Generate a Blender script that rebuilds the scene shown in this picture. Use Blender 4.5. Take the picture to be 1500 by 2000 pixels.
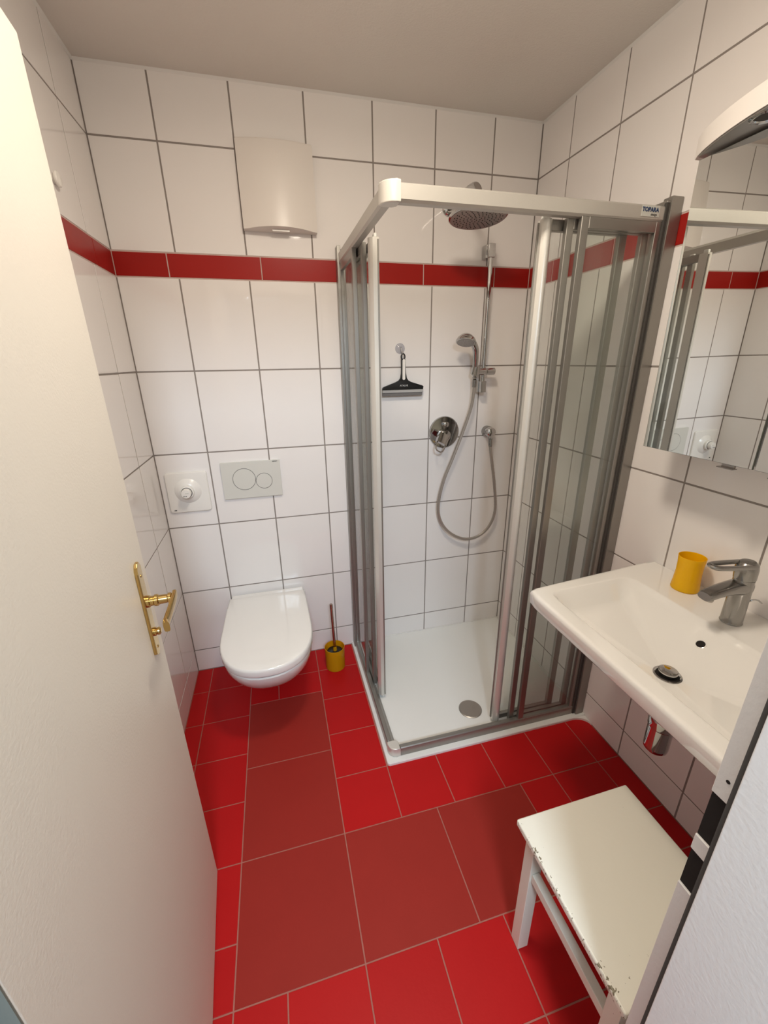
import bpy, bmesh, math, random
from mathutils import Vector, Matrix, Euler
random.seed(7)
for o in list(bpy.data.objects): bpy.data.objects.remove(o)
S = bpy.context.scene
COL = S.collection
PI = math.pi

# ---------------------------------------------------------------- camera
cd = bpy.data.cameras.new('camera'); cam = bpy.data.objects.new('camera', cd); COL.objects.link(cam)
cam.location = (0.5078, -1.8917, 1.4777)
cam.rotation_euler = (1.21932, 0.013507, -0.255897)
cd.sensor_fit = 'HORIZONTAL'; cd.sensor_width = 36.0; cd.lens = 804.82 / 1500 * 36
cd.clip_start = 0.01; cd.clip_end = 50
S.camera = cam
# ---------------------------------------------------------------- world, lights, exposure
W_ = bpy.data.worlds.new('world'); S.world = W_; W_.use_nodes = True
bgn = W_.node_tree.nodes['Background']; bgn.inputs[0].default_value = (0.75, 0.86, 1.0, 1); bgn.inputs[1].default_value = 0.35

def area(name, loc, rot, sx, sy, power, col, shape='RECTANGLE', spread=PI):
    l = bpy.data.lights.new(name, 'AREA'); l.shape = shape; l.size = sx
    if shape in ('RECTANGLE', 'ELLIPSE'): l.size_y = sy
    l.energy = power; l.color = col; l.spread = spread
    o = bpy.data.objects.new(name, l); COL.objects.link(o); o.location = loc; o.rotation_euler = rot
    return o
LAMP = (0.74, -1.12, 2.285)
pl_ = bpy.data.lights.new('ceiling_lamp_light', 'POINT'); pl_.energy = 6; pl_.color = (1.0, 0.89, 0.74); pl_.shadow_soft_size = 0.085
po_ = bpy.data.objects.new('ceiling_lamp_light', pl_); COL.objects.link(po_); po_.location = LAMP
area('ceiling_lamp_downlight', (LAMP[0], LAMP[1], LAMP[2] + 0.015), (0, 0, 0), 0.24, 0.24, 10.2, (1.0, 0.88, 0.73), 'DISK')
area('hall_daylight', (0.50, -3.0, 2.25), (math.radians(40), 0, 0), 0.36, 0.34, 42, (0.72, 0.86, 1.0))
S.view_settings.view_transform = 'Standard'; S.view_settings.look = 'None'
S.view_settings.gamma = 1; S.view_settings.use_curve_mapping = False
S.view_settings.exposure = 0.0

# ---------------------------------------------------------------- room numbers (metres)
RW = 1.690; RD = 1.664; RH = 2.385          # width x, depth (-y), height
B0 = 0.1235; TH = 0.3314; TW = 0.2525; HB = 0.0806; C1 = 0.212
REC = 0.0015                                # grout recess
JW = 0.0056                                 # joint width

# ---------------------------------------------------------------- helpers
def tag(o, label=None, cat=None, group=None, kind=None):
    if label: o['label'] = label
    if cat: o['category'] = cat
    if group: o['group'] = group
    if kind: o['kind'] = kind
    return o
def empty(name, loc, label=None, cat=None, rz=0, group=None, kind=None):
    o = bpy.data.objects.new(name, None); COL.objects.link(o); o.location = loc; o.rotation_euler = (0, 0, rz)
    o.empty_display_size = 0.05
    return tag(o, label, cat, group, kind)
def finish(name, bm, mat, parent=None, smooth=True, ang=35, loc=None, world=True):
    """link bm (given in world coordinates, or local to loc) as ONE mesh object"""
    bmesh.ops.recalc_face_normals(bm, faces=bm.faces)
    me = bpy.data.meshes.new(name)
    if parent is not None and world:
        bm.transform(parent_world(parent).inverted())
    bm.to_mesh(me); bm.free()
    if smooth:
        me.shade_smooth(); me.set_sharp_from_angle(angle=math.radians(ang))
    if isinstance(mat, (list, tuple)):
        for m in mat: me.materials.append(m)
    else: me.materials.append(mat)
    o = bpy.data.objects.new(name, me); COL.objects.link(o)
    if smooth:
        wn = o.modifiers.new('weighted_normals', 'WEIGHTED_NORMAL'); wn.keep_sharp = True; wn.weight = 100
    if parent is not None: o.parent = parent
    return o
def parent_world(p):
    m = p.matrix_basis.copy()
    while p.parent: p = p.parent; m = p.matrix_basis @ m
    return m
def B(): return bmesh.new()
def box(bm, x0, x1, y0, y1, z0, z1, bev=0, seg=2, M=None):
    r = bmesh.ops.create_cube(bm, size=1.0)
    vs = r['verts']
    for v in vs:
        v.co = Vector(((x0 + x1) / 2 + v.co.x * (x1 - x0), (y0 + y1) / 2 + v.co.y * (y1 - y0), (z0 + z1) / 2 + v.co.z * (z1 - z0)))
    if bev > 0:
        es = list({e for v in vs for e in v.link_edges})
        r2 = bmesh.ops.bevel(bm, geom=es, offset=bev, segments=seg, profile=0.5, affect='EDGES')
        vs = list({v for v in vs if v.is_valid} | set(r2['verts']))
    if M is not None: bmesh.ops.transform(bm, matrix=M, verts=vs)
    return vs
def frame_of(d):
    d = d.normalized(); up = Vector((0, 0, 1)) if abs(d.z) < 0.9 else Vector((1, 0, 0))
    a = d.cross(up).normalized(); b = a.cross(d).normalized()
    return a, b
def loft(bm, loops, cap0=True, cap1=True, closed=False):
    rings = [[bm.verts.new(p) for p in L] for L in loops]
    n = len(rings[0])
    prs = list(zip(rings[:-1], rings[1:])) + ([(rings[-1], rings[0])] if closed else [])
    for r0, r1 in prs:
        for i in range(n):
            j = (i + 1) % n
            try: bm.faces.new((r0[i], r0[j], r1[j], r1[i]))
            except ValueError: pass
    if cap0 and not closed: bm.faces.new(rings[0][::-1])
    if cap1 and not closed: bm.faces.new(rings[-1])
    return rings
def lathe(bm, prof, o, d, n=32, cap=True):
    """prof: list of (radius, distance along d) from origin o"""
    d = Vector(d).normalized(); o = Vector(o); a, b = frame_of(d)
    loops = []
    for r, h in prof:
        r = max(r, 1e-5)
        loops.append([o + d * h + (a * math.cos(2 * PI * i / n) + b * math.sin(2 * PI * i / n)) * r for i in range(n)])
    return loft(bm, loops, cap, cap)
def tube(bm, pts, r, n=10):
    pts = [Vector(p) for p in pts]; loops = []
    a = None
    for i, p in enumerate(pts):
        t = (pts[min(i + 1, len(pts) - 1)] - pts[max(i - 1, 0)]).normalized()
        if a is None: a, b = frame_of(t)
        else:
            a = (a - t * a.dot(t)).normalized(); b = t.cross(a).normalized()
        rr = r[i] if isinstance(r, (list, tuple)) else r
        loops.append([p + (a * math.cos(2 * PI * k / n) + b * math.sin(2 * PI * k / n)) * rr for k in range(n)])
    loft(bm, loops)
def spline(P, k=8):
    P = [Vector(p) for p in P]; out = []
    Q = [P[0] * 2 - P[1]] + P + [P[-1] * 2 - P[-2]]
    for i in range(1, len(Q) - 2):
        p0, p1, p2, p3 = Q[i - 1], Q[i], Q[i + 1], Q[i + 2]
        for j in range(k):
            t = j / k
            out.append(0.5 * ((2 * p1) + (p2 - p0) * t + (2 * p0 - 5 * p1 + 4 * p2 - p3) * t * t + (3 * p1 - p0 - 3 * p2 + p3) * t ** 3))
    out.append(P[-1]); return out
def prism(bm, poly, axis, a0, a1, bev=0, seg=2):
    """extrude 2-D polygon along axis; poly coords are the two other axes in xyz order"""
    def mk(p, a):
        return Vector({'x': (a, p[0], p[1]), 'y': (p[0], a, p[1]), 'z': (p[0], p[1], a)}[axis])
    r = loft(bm, [[mk(p, a0) for p in poly], [mk(p, a1) for p in poly]])
    if bev:
        vs = r[0] + r[1]
        es = [e for e in bm.edges if e.verts[0] in vs and e.verts[1] in vs and
              ((e.verts[0] in r[0]) == (e.verts[1] in r[0]))]
        bmesh.ops.bevel(bm, geom=es, offset=bev, segments=seg, profile=0.5, affect='EDGES')
def rrect(x0, x1, y0, y1, r, n=5):
    out = []
    for cx, cy, a0 in ((x1 - r, y1 - r, 0), (x0 + r, y1 - r, PI / 2), (x0 + r, y0 + r, PI), (x1 - r, y0 + r, 1.5 * PI)):
        for i in range(n + 1):
            a = a0 + PI / 2 * i / n; out.append((cx + r * math.cos(a), cy + r * math.sin(a)))
    return out
def text_mesh(name, s, size, M, mat, parent, depth=0.0004, bold=0.0):
    cu = bpy.data.curves.new(name, 'FONT'); cu.body = s; cu.size = size; cu.extrude = depth; cu.align_x = 'CENTER'; cu.align_y = 'CENTER'; cu.offset = bold
    t = bpy.data.objects.new(name + '_tmp', cu); COL.objects.link(t)
    dg = bpy.context.evaluated_depsgraph_get()
    me = bpy.data.meshes.new_from_object(t.evaluated_get(dg)); me.name = name
    bpy.data.objects.remove(t)
    me.transform(M); me.transform(parent_world(parent).inverted())
    me.materials.clear(); me.materials.append(mat)
    o = bpy.data.objects.new(name, me); COL.objects.link(o); o.parent = parent
    return o

# ---------------------------------------------------------------- materials
def mat(name, col, rough=0.5, metal=0.0, spec=0.5, coat=0.0, bump=0.0, bscale=60, var=0.0, trans=0.0, ior=1.45, colnoise=None, objvar=0.0, coatrough=0.05):
    m = bpy.data.materials.new(name); m.use_nodes = True; nt = m.node_tree
    p = nt.nodes['Principled BSDF']
    p.inputs['Base Color'].default_value = (*col, 1); p.inputs['Roughness'].default_value = rough
    p.inputs['Metallic'].default_value = metal; p.inputs['Specular IOR Level'].default_value = spec
    p.inputs['Coat Weight'].default_value = coat; p.inputs['Coat Roughness'].default_value = coatrough
    p.inputs['Transmission Weight'].default_value = trans; p.inputs['IOR'].default_value = ior
    tc = nt.nodes.new('ShaderNodeTexCoord')
    out = None
    if var or objvar:
        nz = nt.nodes.new('ShaderNodeTexNoise'); nz.inputs['Scale'].default_value = 7; nz.inputs['Detail'].default_value = 6
        nt.links.new(tc.outputs['Object'], nz.inputs['Vector'])
        mr = nt.nodes.new('ShaderNodeMapRange'); mr.inputs['To Min'].default_value = 1 - var; mr.inputs['To Max'].default_value = 1 + var
        nt.links.new(nz.outputs['Fac'], mr.inputs['Value'])
        oi = nt.nodes.new('ShaderNodeObjectInfo')
        m2 = nt.nodes.new('ShaderNodeMapRange'); m2.inputs['To Min'].default_value = 1 - objvar; m2.inputs['To Max'].default_value = 1 + objvar
        nt.links.new(oi.outputs['Random'], m2.inputs['Value'])
        mu = nt.nodes.new('ShaderNodeMath'); mu.operation = 'MULTIPLY'
        nt.links.new(mr.outputs[0], mu.inputs[0]); nt.links.new(m2.outputs[0], mu.inputs[1])
        vm = nt.nodes.new('ShaderNodeVectorMath'); vm.operation = 'SCALE'; vm.inputs[0].default_value = col
        nt.links.new(mu.outputs[0], vm.inputs['Scale']); nt.links.new(vm.outputs[0], p.inputs['Base Color'])
    if bump:
        nb = nt.nodes.new('ShaderNodeTexNoise'); nb.inputs['Scale'].default_value = bscale; nb.inputs['Detail'].default_value = 5
        nt.links.new(tc.outputs['Object'], nb.inputs['Vector'])
        bp = nt.nodes.new('ShaderNodeBump'); bp.inputs['Strength'].default_value = 1; bp.inputs['Distance'].default_value = bump
        nt.links.new(nb.outputs['Fac'], bp.inputs['Height']); nt.links.new(bp.outputs[0], p.inputs['Normal'])
    return m
M = {}
M['tile'] = mat('white_tile', (0.85, 0.815, 0.79), 0.045, spec=0.45, bump=0.00025, bscale=9, var=0.012, objvar=0.015)
M['band'] = mat('border_tile', (0.34, 0.014, 0.010), 0.35, spec=0.22, bump=0.0002, bscale=40, var=0.05, objvar=0.03)
M['redsmall'] = mat('red_floor_tile', (0.455, 0.008, 0.009), 0.45, spec=0.2, bump=0.0002, bscale=120, var=0.05, objvar=0.04)
M['redlarge'] = mat('brick_red_floor_tile', (0.32, 0.025, 0.018), 0.5, spec=0.18, bump=0.0002, bscale=120, var=0.06, objvar=0.04)
M['plaster'] = mat('ceiling_plaster', (0.78, 0.735, 0.68), 0.9, spec=0.2, bump=0.0008, bscale=160, var=0.02)
M['paint'] = mat('white_paint', (0.80, 0.765, 0.69), 0.42, spec=0.4, bump=0.0003, bscale=220, var=0.015)
M['frame'] = mat('frame_paint', (0.78, 0.76, 0.74), 0.38, spec=0.4, bump=0.0004, bscale=150, var=0.02)
M['edge'] = mat('door_edge_grey', (0.16, 0.17, 0.15), 0.7)
M['hall'] = mat('hall_wall', (0.75, 0.75, 0.74), 0.9)
M['wood'] = mat('hall_floor_wood', (0.35, 0.22, 0.13), 0.5, var=0.2)
M['ceramic'] = mat('white_ceramic', (0.83, 0.81, 0.775), 0.06, spec=0.5, coat=0.6, coatrough=0.03)
M['plastic'] = mat('white_plastic', (0.84, 0.81, 0.76), 0.25, spec=0.5)
M['plate'] = mat('plate_plastic', (0.66, 0.65, 0.60), 0.3, spec=0.5)
M['plateline'] = mat('plate_gap', (0.09, 0.085, 0.08), 0.6)
M['fan'] = mat('fan_plastic', (0.78, 0.73, 0.68), 0.32, spec=0.5, bump=0.0001, bscale=400)
M['tray'] = mat('tray_enamel', (0.80, 0.80, 0.77), 0.28, spec=0.5, coat=0.2, bump=0.0002, bscale=200, var=0.01)
M['silicone'] = mat('silicone', (0.78, 0.76, 0.73), 0.4)
M['alu'] = mat('satin_aluminium', (0.31, 0.295, 0.27), 0.36, metal=0.75, bump=0.00008, bscale=500, var=0.02)
M['railpaint'] = mat('rail_aluminium', (0.52, 0.50, 0.46), 0.40, metal=0.45, bump=0.0002, bscale=400, var=0.02)
M['brightalu'] = mat('bright_profile', (0.66, 0.64, 0.59), 0.34, metal=0.40, bump=0.0002, bscale=400)
M['chrome'] = mat('chrome', (0.52, 0.51, 0.50), 0.07, metal=1.0)
M['satin'] = mat('satin_chrome', (0.34, 0.33, 0.315), 0.20, metal=1.0)
M['brushed'] = mat('brushed_steel', (0.47, 0.45, 0.42), 0.38, metal=1.0, bump=0.0001, bscale=300, var=0.08)
M['steel'] = mat('copper_steel', (0.50, 0.38, 0.32), 0.25, metal=1.0)
M['hose'] = mat('hose_metal', (0.45, 0.41, 0.37), 0.35, metal=0.7)
M['brass'] = mat('polished_brass', (0.60, 0.42, 0.165), 0.18, metal=1.0, bump=0.0001, bscale=150, var=0.08)
M['black'] = mat('black_plastic', (0.006, 0.006, 0.006), 0.35)
M['dark'] = mat('dark_void', (0.012, 0.009, 0.008), 0.9)
M['darkgrey'] = mat('dark_grey', (0.06, 0.055, 0.05), 0.8)  # shared: rubber door seal, spotlight lenses, dark strip, painted lid gap shade
M['rubber'] = mat('squeegee_rubber', (0.16, 0.15, 0.145), 0.5)
M['greyplastic'] = mat('grey_plastic', (0.42, 0.41, 0.40), 0.4)
M['nozzle'] = mat('nozzle_rubber', (0.03, 0.03, 0.03), 0.6)
M['face'] = mat('spray_face', (0.34, 0.32, 0.30), 0.28, metal=0.55)
M['blue'] = mat('blue_print', (0.02, 0.05, 0.14), 0.6)
M['greyprint'] = mat('grey_print', (0.14, 0.13, 0.12), 0.6)
M['whiteprint'] = mat('white_print', (0.6, 0.6, 0.6), 0.6)
M['sticker'] = mat('sticker', (0.62, 0.63, 0.58), 0.4)
M['roller'] = mat('roller_plastic', (0.72, 0.72, 0.68), 0.3)
M['mirror'] = mat('mirror_silver', (0.80, 0.82, 0.80), 0.005, metal=1.0)
M['mirroredge'] = mat('mirror_edge', (0.10, 0.11, 0.09), 0.3)
M['cabinet'] = mat('cabinet_white', (0.76, 0.72, 0.68), 0.35)
M['shadegrey'] = mat('canopy_shade_grey', (0.30, 0.28, 0.26), 0.30, metal=0.5)  # canopy white darkened, shade put into the colour

def stool_paint():
    m = mat('chipped_stool_paint', (0.79, 0.765, 0.665), 0.33, spec=0.45, bump=0.0003, bscale=80, var=0.015)
    nt = m.node_tree; p = nt.nodes['Principled BSDF']; src = p.inputs['Base Color'].links[0].from_socket
    tc = nt.nodes.new('ShaderNodeTexCoord')
    # chips: small voronoi specks, kept where a broad noise allows, more of them along the long edges (object x)
    n1 = nt.nodes.new('ShaderNodeTexNoise'); n1.inputs['Scale'].default_value = 170; n1.inputs['Detail'].default_value = 3
    nt.links.new(tc.outputs['Object'], n1.inputs['Vector'])
    n2 = nt.nodes.new('ShaderNodeTexNoise'); n2.inputs['Scale'].default_value = 14; n2.inputs['Detail'].default_value = 2
    nt.links.new(tc.outputs['Object'], n2.inputs['Vector'])
    sp = nt.nodes.new('ShaderNodeSeparateXYZ'); nt.links.new(tc.outputs['Object'], sp.inputs[0])
    def band(sock, centre, half):
        a = nt.nodes.new('ShaderNodeMath'); a.operation = 'SUBTRACT'; nt.links.new(sock, a.inputs[0]); a.inputs[1].default_value = centre
        b = nt.nodes.new('ShaderNodeMath'); b.operation = 'ABSOLUTE'; nt.links.new(a.outputs[0], b.inputs[0])
        c = nt.nodes.new('ShaderNodeMapRange'); c.inputs['From Min'].default_value = half * 0.3; c.inputs['From Max'].default_value = half
        c.inputs['To Min'].default_value = 0.20; c.inputs['To Max'].default_value = 0.0
        nt.links.new(b.outputs[0], c.inputs['Value']); return c.outputs[0]
    e1 = band(sp.outputs[0], -0.157, 0.013); e2 = band(sp.outputs[1], -0.12, 0.045)
    ad = nt.nodes.new('ShaderNodeMath'); ad.operation = 'ADD'; nt.links.new(e1, ad.inputs[0])
    h = nt.nodes.new('ShaderNodeMath'); h.operation = 'MULTIPLY'; nt.links.new(e2, h.inputs[0]); h.inputs[1].default_value = 0.5
    nt.links.new(h.outputs[0], ad.inputs[1])
    s1 = nt.nodes.new('ShaderNodeMath'); s1.operation = 'ADD'; nt.links.new(n1.outputs['Fac'], s1.inputs[0]); nt.links.new(ad.outputs[0], s1.inputs[1])
    s2 = nt.nodes.new('ShaderNodeMath'); s2.operation = 'MULTIPLY_ADD'; nt.links.new(n2.outputs['Fac'], s2.inputs[0]); s2.inputs[1].default_value = 0.35; nt.links.new(s1.outputs[0], s2.inputs[2])
    r = nt.nodes.new('ShaderNodeMapRange'); r.inputs['From Min'].default_value = 0.995; r.inputs['From Max'].default_value = 1.012
    nt.links.new(s2.outputs[0], r.inputs['Value'])
    mx = nt.nodes.new('ShaderNodeMix'); mx.data_type = 'RGBA'; nt.links.new(r.outputs[0], mx.inputs['Factor'])
    nt.links.new(src, mx.inputs['A']); mx.inputs['B'].default_value = (0.20, 0.17, 0.11, 1)
    nt.links.new(mx.outputs['Result'], p.inputs['Base Color'])
    return m
M['stool'] = stool_paint()

def grout(name, dark, light, zlo, zhi):
    m = mat(name, dark, 0.9); nt = m.node_tree; p = nt.nodes['Principled BSDF']
    tc = nt.nodes.new('ShaderNodeTexCoord'); sp = nt.nodes.new('ShaderNodeSeparateXYZ'); nt.links.new(tc.outputs['Object'], sp.inputs[0])
    a = nt.nodes.new('ShaderNodeMath'); a.operation = 'GREATER_THAN'; nt.links.new(sp.outputs[2], a.inputs[0]); a.inputs[1].default_value = zlo
    b = nt.nodes.new('ShaderNodeMath'); b.operation = 'LESS_THAN'; nt.links.new(sp.outputs[2], b.inputs[0]); b.inputs[1].default_value = zhi
    c = nt.nodes.new('ShaderNodeMath'); c.operation = 'MULTIPLY'; nt.links.new(a.outputs[0], c.inputs[0]); nt.links.new(b.outputs[0], c.inputs[1])
    nz = nt.nodes.new('ShaderNodeTexNoise'); nz.inputs['Scale'].default_value = 30; nt.links.new(tc.outputs['Object'], nz.inputs['Vector'])
    mx = nt.nodes.new('ShaderNodeMix'); mx.data_type = 'RGBA'; nt.links.new(c.outputs[0], mx.inputs['Factor'])
    mx.inputs['A'].default_value = (*dark, 1); mx.inputs['B'].default_value = (*light, 1)
    m2 = nt.nodes.new('ShaderNodeMix'); m2.data_type = 'RGBA'; m2.blend_type = 'MULTIPLY'; m2.inputs['Factor'].default_value = 0.25
    nt.links.new(mx.outputs['Result'], m2.inputs['A']); nt.links.new(nz.outputs['Fac'], m2.inputs['B'])
    nt.links.new(m2.outputs['Result'], p.inputs['Base Color'])
    return m
ZB = B0 + 5 * TH
M['grout'] = grout('wall_grout', (0.32, 0.28, 0.255), (0.66, 0.50, 0.45), ZB - 0.004, ZB + HB + 0.004)
M['floorgrout'] = grout('floor_grout', (0.46, 0.17, 0.13), (0.5, 0.3, 0.2), 90, 91)

def glass(name, tint, haze, refl=1.0):
    m = bpy.data.materials.new(name); m.use_nodes = True; nt = m.node_tree; nt.nodes.clear()
    out = nt.nodes.new('ShaderNodeOutputMaterial')
    tr = nt.nodes.new('ShaderNodeBsdfTransparent'); tr.inputs[0].default_value = (*tint, 1)
    gl = nt.nodes.new('ShaderNodeBsdfGlossy'); gl.inputs['Roughness'].default_value = 0.03; gl.inputs[0].default_value = (refl, refl, refl, 1)
    df = nt.nodes.new('ShaderNodeBsdfDiffuse'); df.inputs[0].default_value = (0.75, 0.76, 0.72, 1)
    lw = nt.nodes.new('ShaderNodeLayerWeight'); geo = nt.nodes.new('ShaderNodeNewGeometry')
    pw = nt.nodes.new('ShaderNodeMath'); pw.operation = 'POWER'; nt.links.new(lw.outputs['Facing'], pw.inputs[0]); pw.inputs[1].default_value = 5
    sc = nt.nodes.new('ShaderNodeMath'); sc.operation = 'MULTIPLY_ADD'; nt.links.new(pw.outputs[0], sc.inputs[0]); sc.inputs[1].default_value = 0.90; sc.inputs[2].default_value = 0.06
    bf = nt.nodes.new('ShaderNodeMath'); bf.operation = 'SUBTRACT'; bf.inputs[0].default_value = 1.0; nt.links.new(geo.outputs['Backfacing'], bf.inputs[1])
    fr = nt.nodes.new('ShaderNodeMath'); fr.operation = 'MULTIPLY'; nt.links.new(sc.outputs[0], fr.inputs[0]); nt.links.new(bf.outputs[0], fr.inputs[1])
    m1 = nt.nodes.new('ShaderNodeMixShader'); m2 = nt.nodes.new('ShaderNodeMixShader')
    tc = nt.nodes.new('ShaderNodeTexCoord'); nz = nt.nodes.new('ShaderNodeTexNoise'); nz.inputs['Scale'].default_value = 5; nz.inputs['Detail'].default_value = 5
    nt.links.new(tc.outputs['Object'], nz.inputs['Vector'])
    mr = nt.nodes.new('ShaderNodeMapRange'); mr.inputs['To Min'].default_value = haze * 0.5; mr.inputs['To Max'].default_value = haze * 1.5
    nt.links.new(nz.outputs['Fac'], mr.inputs['Value'])
    nt.links.new(mr.outputs[0], m1.inputs[0]); nt.links.new(tr.outputs[0], m1.inputs[1]); nt.links.new(df.outputs[0], m1.inputs[2])
    nt.links.new(fr.outputs[0], m2.inputs[0]); nt.links.new(m1.outputs[0], m2.inputs[1]); nt.links.new(gl.outputs[0], m2.inputs[2])
    nt.links.new(m2.outputs[0], out.inputs[0])
    return m
M['glass'] = glass('shower_glass', (0.972, 0.985, 0.972), 0.03)
M['clear'] = glass('clear_vinyl', (0.90, 0.90, 0.93), 0.12, 0.35)
def translucent(name, col, t=0.5, tr=0.15):
    m = mat(name, col, 0.15, spec=0.5); nt = m.node_tree; p = nt.nodes['Principled BSDF']; out = nt.nodes['Material Output']
    tl = nt.nodes.new('ShaderNodeBsdfTranslucent'); tl.inputs[0].default_value = (*col, 1)
    tp = nt.nodes.new('ShaderNodeBsdfTransparent'); tp.inputs[0].default_value = (*col, 1)
    a = nt.nodes.new('ShaderNodeMixShader'); a.inputs[0].default_value = t
    b = nt.nodes.new('ShaderNodeMixShader'); b.inputs[0].default_value = tr
    nt.links.new(p.outputs[0], a.inputs[1]); nt.links.new(tl.outputs[0], a.inputs[2])
    nt.links.new(a.outputs[0], b.inputs[1]); nt.links.new(tp.outputs[0], b.inputs[2]); nt.links.new(b.outputs[0], out.inputs[0])
    return m
M['yellow'] = translucent('yellow_acrylic', (1.0, 0.66, 0.010), 0.35, 0.10)
M['yellowdeep'] = translucent('yellow_acrylic_deep', (0.88, 0.54, 0.012), 0.35, 0.35)

# ================================================================ STRUCTURE
def slab(name, x0, x1, y0, y1, z0, z1, m, parent=None):
    bm = B(); box(bm, x0, x1, y0, y1, z0, z1)
    o = finish(name, bm, m, parent, smooth=False)
    if parent is None: o['kind'] = 'structure'
    return o
wall_back = slab('wall_back', -0.12, RW + 0.12, REC, 0.12, -0.1, RH, M['grout'])
wall_left = slab('wall_left', -0.12, -REC, -RD, REC, -0.1, RH, M['grout'])
wall_right = slab('wall_right', RW + REC, RW + 0.12, -RD, REC, -0.1, RH, M['grout'])
floor = slab('floor', -0.1, RW + 0.1, -RD - 0.005, 0.1, -0.1, -REC, M['floorgrout'])
ceiling = slab('ceiling', -0.12, RW + 0.12, -1.80, 0.12, RH, RH + 0.1, M['plaster'])
# front wall with the doorway we look through
DX0, DX1, DZ = 0.235, 0.950, 1.965
bm = B()
box(bm, -0.12, DX0 - 0.07, -1.80, -RD, -0.1, RH); box(bm, DX1 + 0.06, RW + 0.12, -1.80, -RD, -0.1, RH)
box(bm, DX0 - 0.07, DX1 + 0.06, -1.80, -RD, DZ + 0.06, RH)
wall_front = finish('wall_front', bm, M['hall'], smooth=False); wall_front['kind'] = 'structure'

_tc = {}
def tile_mesh(w, h, m):
    k = (round(w, 4), round(h, 4), m.name)
    if k in _tc: return _tc[k]
    bm = B(); c = 0.0011; t = REC
    loops = [[Vector((sx * (w / 2 - i), sy * (h / 2 - i), z)) for sx, sy in ((-1, -1), (1, -1), (1, 1), (-1, 1))]
             for i, z in ((0, -t), (0, -c * 0.6), (c * 0.35, -c * 0.15), (c, 0))]
    loft(bm, loops, cap0=False)
    bmesh.ops.recalc_face_normals(bm, faces=bm.faces)
    me = bpy.data.meshes.new('tile'); bm.to_mesh(me); bm.free(); me.materials.append(m)
    me.shade_smooth(); me.set_sharp_from_angle(angle=math.radians(50))
    _tc[k] = me; return me
BAS = {  # surface: (u axis, v axis, normal)
    'back': (Vector((1, 0, 0)), Vector((0, 0, 1)), Vector((0, -1, 0)), Vector((0, 0, 0)), wall_back),
    'left': (Vector((0, 1, 0)), Vector((0, 0, 1)), Vector((1, 0, 0)), Vector((0, 0, 0)), wall_left),
    'right': (Vector((0, -1, 0)), Vector((0, 0, 1)), Vector((-1, 0, 0)), Vector((RW, 0, 0)), wall_right),
    'floor': (Vector((1, 0, 0)), Vector((0, 1, 0)), Vector((0, 0, 1)), Vector((0, 0, 0)), floor)}
def tile(surf, u0, u1, v0, v1, m, j=JW, label=None):
    ua, va, na, o0, par = BAS[surf]
    w = u1 - u0 - j; h = v1 - v0 - j
    if w < 0.004 or h < 0.004: return
    ob = bpy.data.objects.new('tile', tile_mesh(w, h, m)); COL.objects.link(ob); ob.parent = par
    wn = ob.modifiers.new('weighted_normals', 'WEIGHTED_NORMAL'); wn.keep_sharp = True; wn.weight = 100
    R = Matrix((ua, va, na)).transposed().to_4x4()
    e = 0.0010 if surf != 'floor' else 0.0006
    R = R @ Euler((random.uniform(-e, e), random.uniform(-e, e), 0)).to_matrix().to_4x4()
    ob.matrix_basis = Matrix.Translation(o0 + ua * (u0 + u1) / 2 + va * (v0 + v1) / 2) @ R
    if label: ob['label'] = label
rows = [0.0] + [B0 + i * TH for i in range(6)]
rows2 = [ZB + HB, ZB + HB + TH, RH]
def wall_tiles(surf, cols, joints):
    for a, b in zip(cols[:-1], cols[1:]):
        for c, d in list(zip(rows[:-1], rows[1:])) + list(zip(rows2[:-1], rows2[1:])):
            tile(surf, a, b, c, d, M['tile'])
    for a, b in zip(joints[:-1], joints[1:]):
        tile(surf, a, b, ZB, ZB + HB, M['band'], j=0.004, label='red border tile')
def series(a, step, end, start=0.0):
    out = [start]; x = a
    while x < end - 0.01: out.append(x); x += step
    return out + [end]
wall_tiles('back', series(C1, TW, RW), series(0.180, 0.334, RW))
wall_tiles('right', series(0.198, TW, RD), series(0.170, 0.334, RD))
wall_tiles('left', [-x for x in series(0.2076, TW, RD)][::-1], [-x for x in series(0.174, 0.334, RD)][::-1])
# floor tiles, read off the photograph: 20 cm squares in bright red, 33 cm squares in brick red
L1, L2, L3, Y3, s_, D_ = 0.072, 0.267, 0.595, -0.962, 0.1992, 0.328
Y4 = Y3 - D_
ups = [Y3 + s_ * k for k in range(0, 5)] + [0.0]
lows = [-RD, Y4 - s_, Y4, Y3 - s_, Y3]
def fl(x0, x1, y0, y1, big=False): tile('floor', x0, x1, y0, y1, M['redlarge' if big else 'redsmall'], j=0.0038)
for a, b in zip(ups[:-1], ups[1:]):
    fl(0, L1, a, b); fl(L1, L2, a, b)
for a, b in zip(lows[:-1], lows[1:]):
    fl(0, L1, a, b); fl(L1, L2, a, b)
fl(L2, L3, Y3, Y3 + D_, True); fl(L2, L3, Y3 + D_, Y3 + 2 * D_, True)
yA = Y3 + 2 * D_; yB = Y3 + 4 * s_
fl(L2, L2 + 0.129, yA, yB); fl(L2 + 0.129, L3, yA, yB); fl(L2, L2 + s_, yB, 0); fl(L2 + s_, L3, yB, 0)
for a, b in zip(ups[:-1], ups[1:]): fl(L3, L3 + s_, a, b)
xs = [L3 + s_ * k for k in range(0, 6)] + [RW]
for a, b in zip(xs[1:-1], xs[2:]): fl(a, b, Y3, Y3 + s_)
fl(L2, L3, Y4, Y3, True); fl(L3, L3 + D_, Y4, Y3, True); fl(L3 + D_, L3 + 2 * D_, Y4, Y3, True)
xr = [L3 + 2 * D_, L3 + 4 * s_, L3 + 5 * s_, RW]
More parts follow.
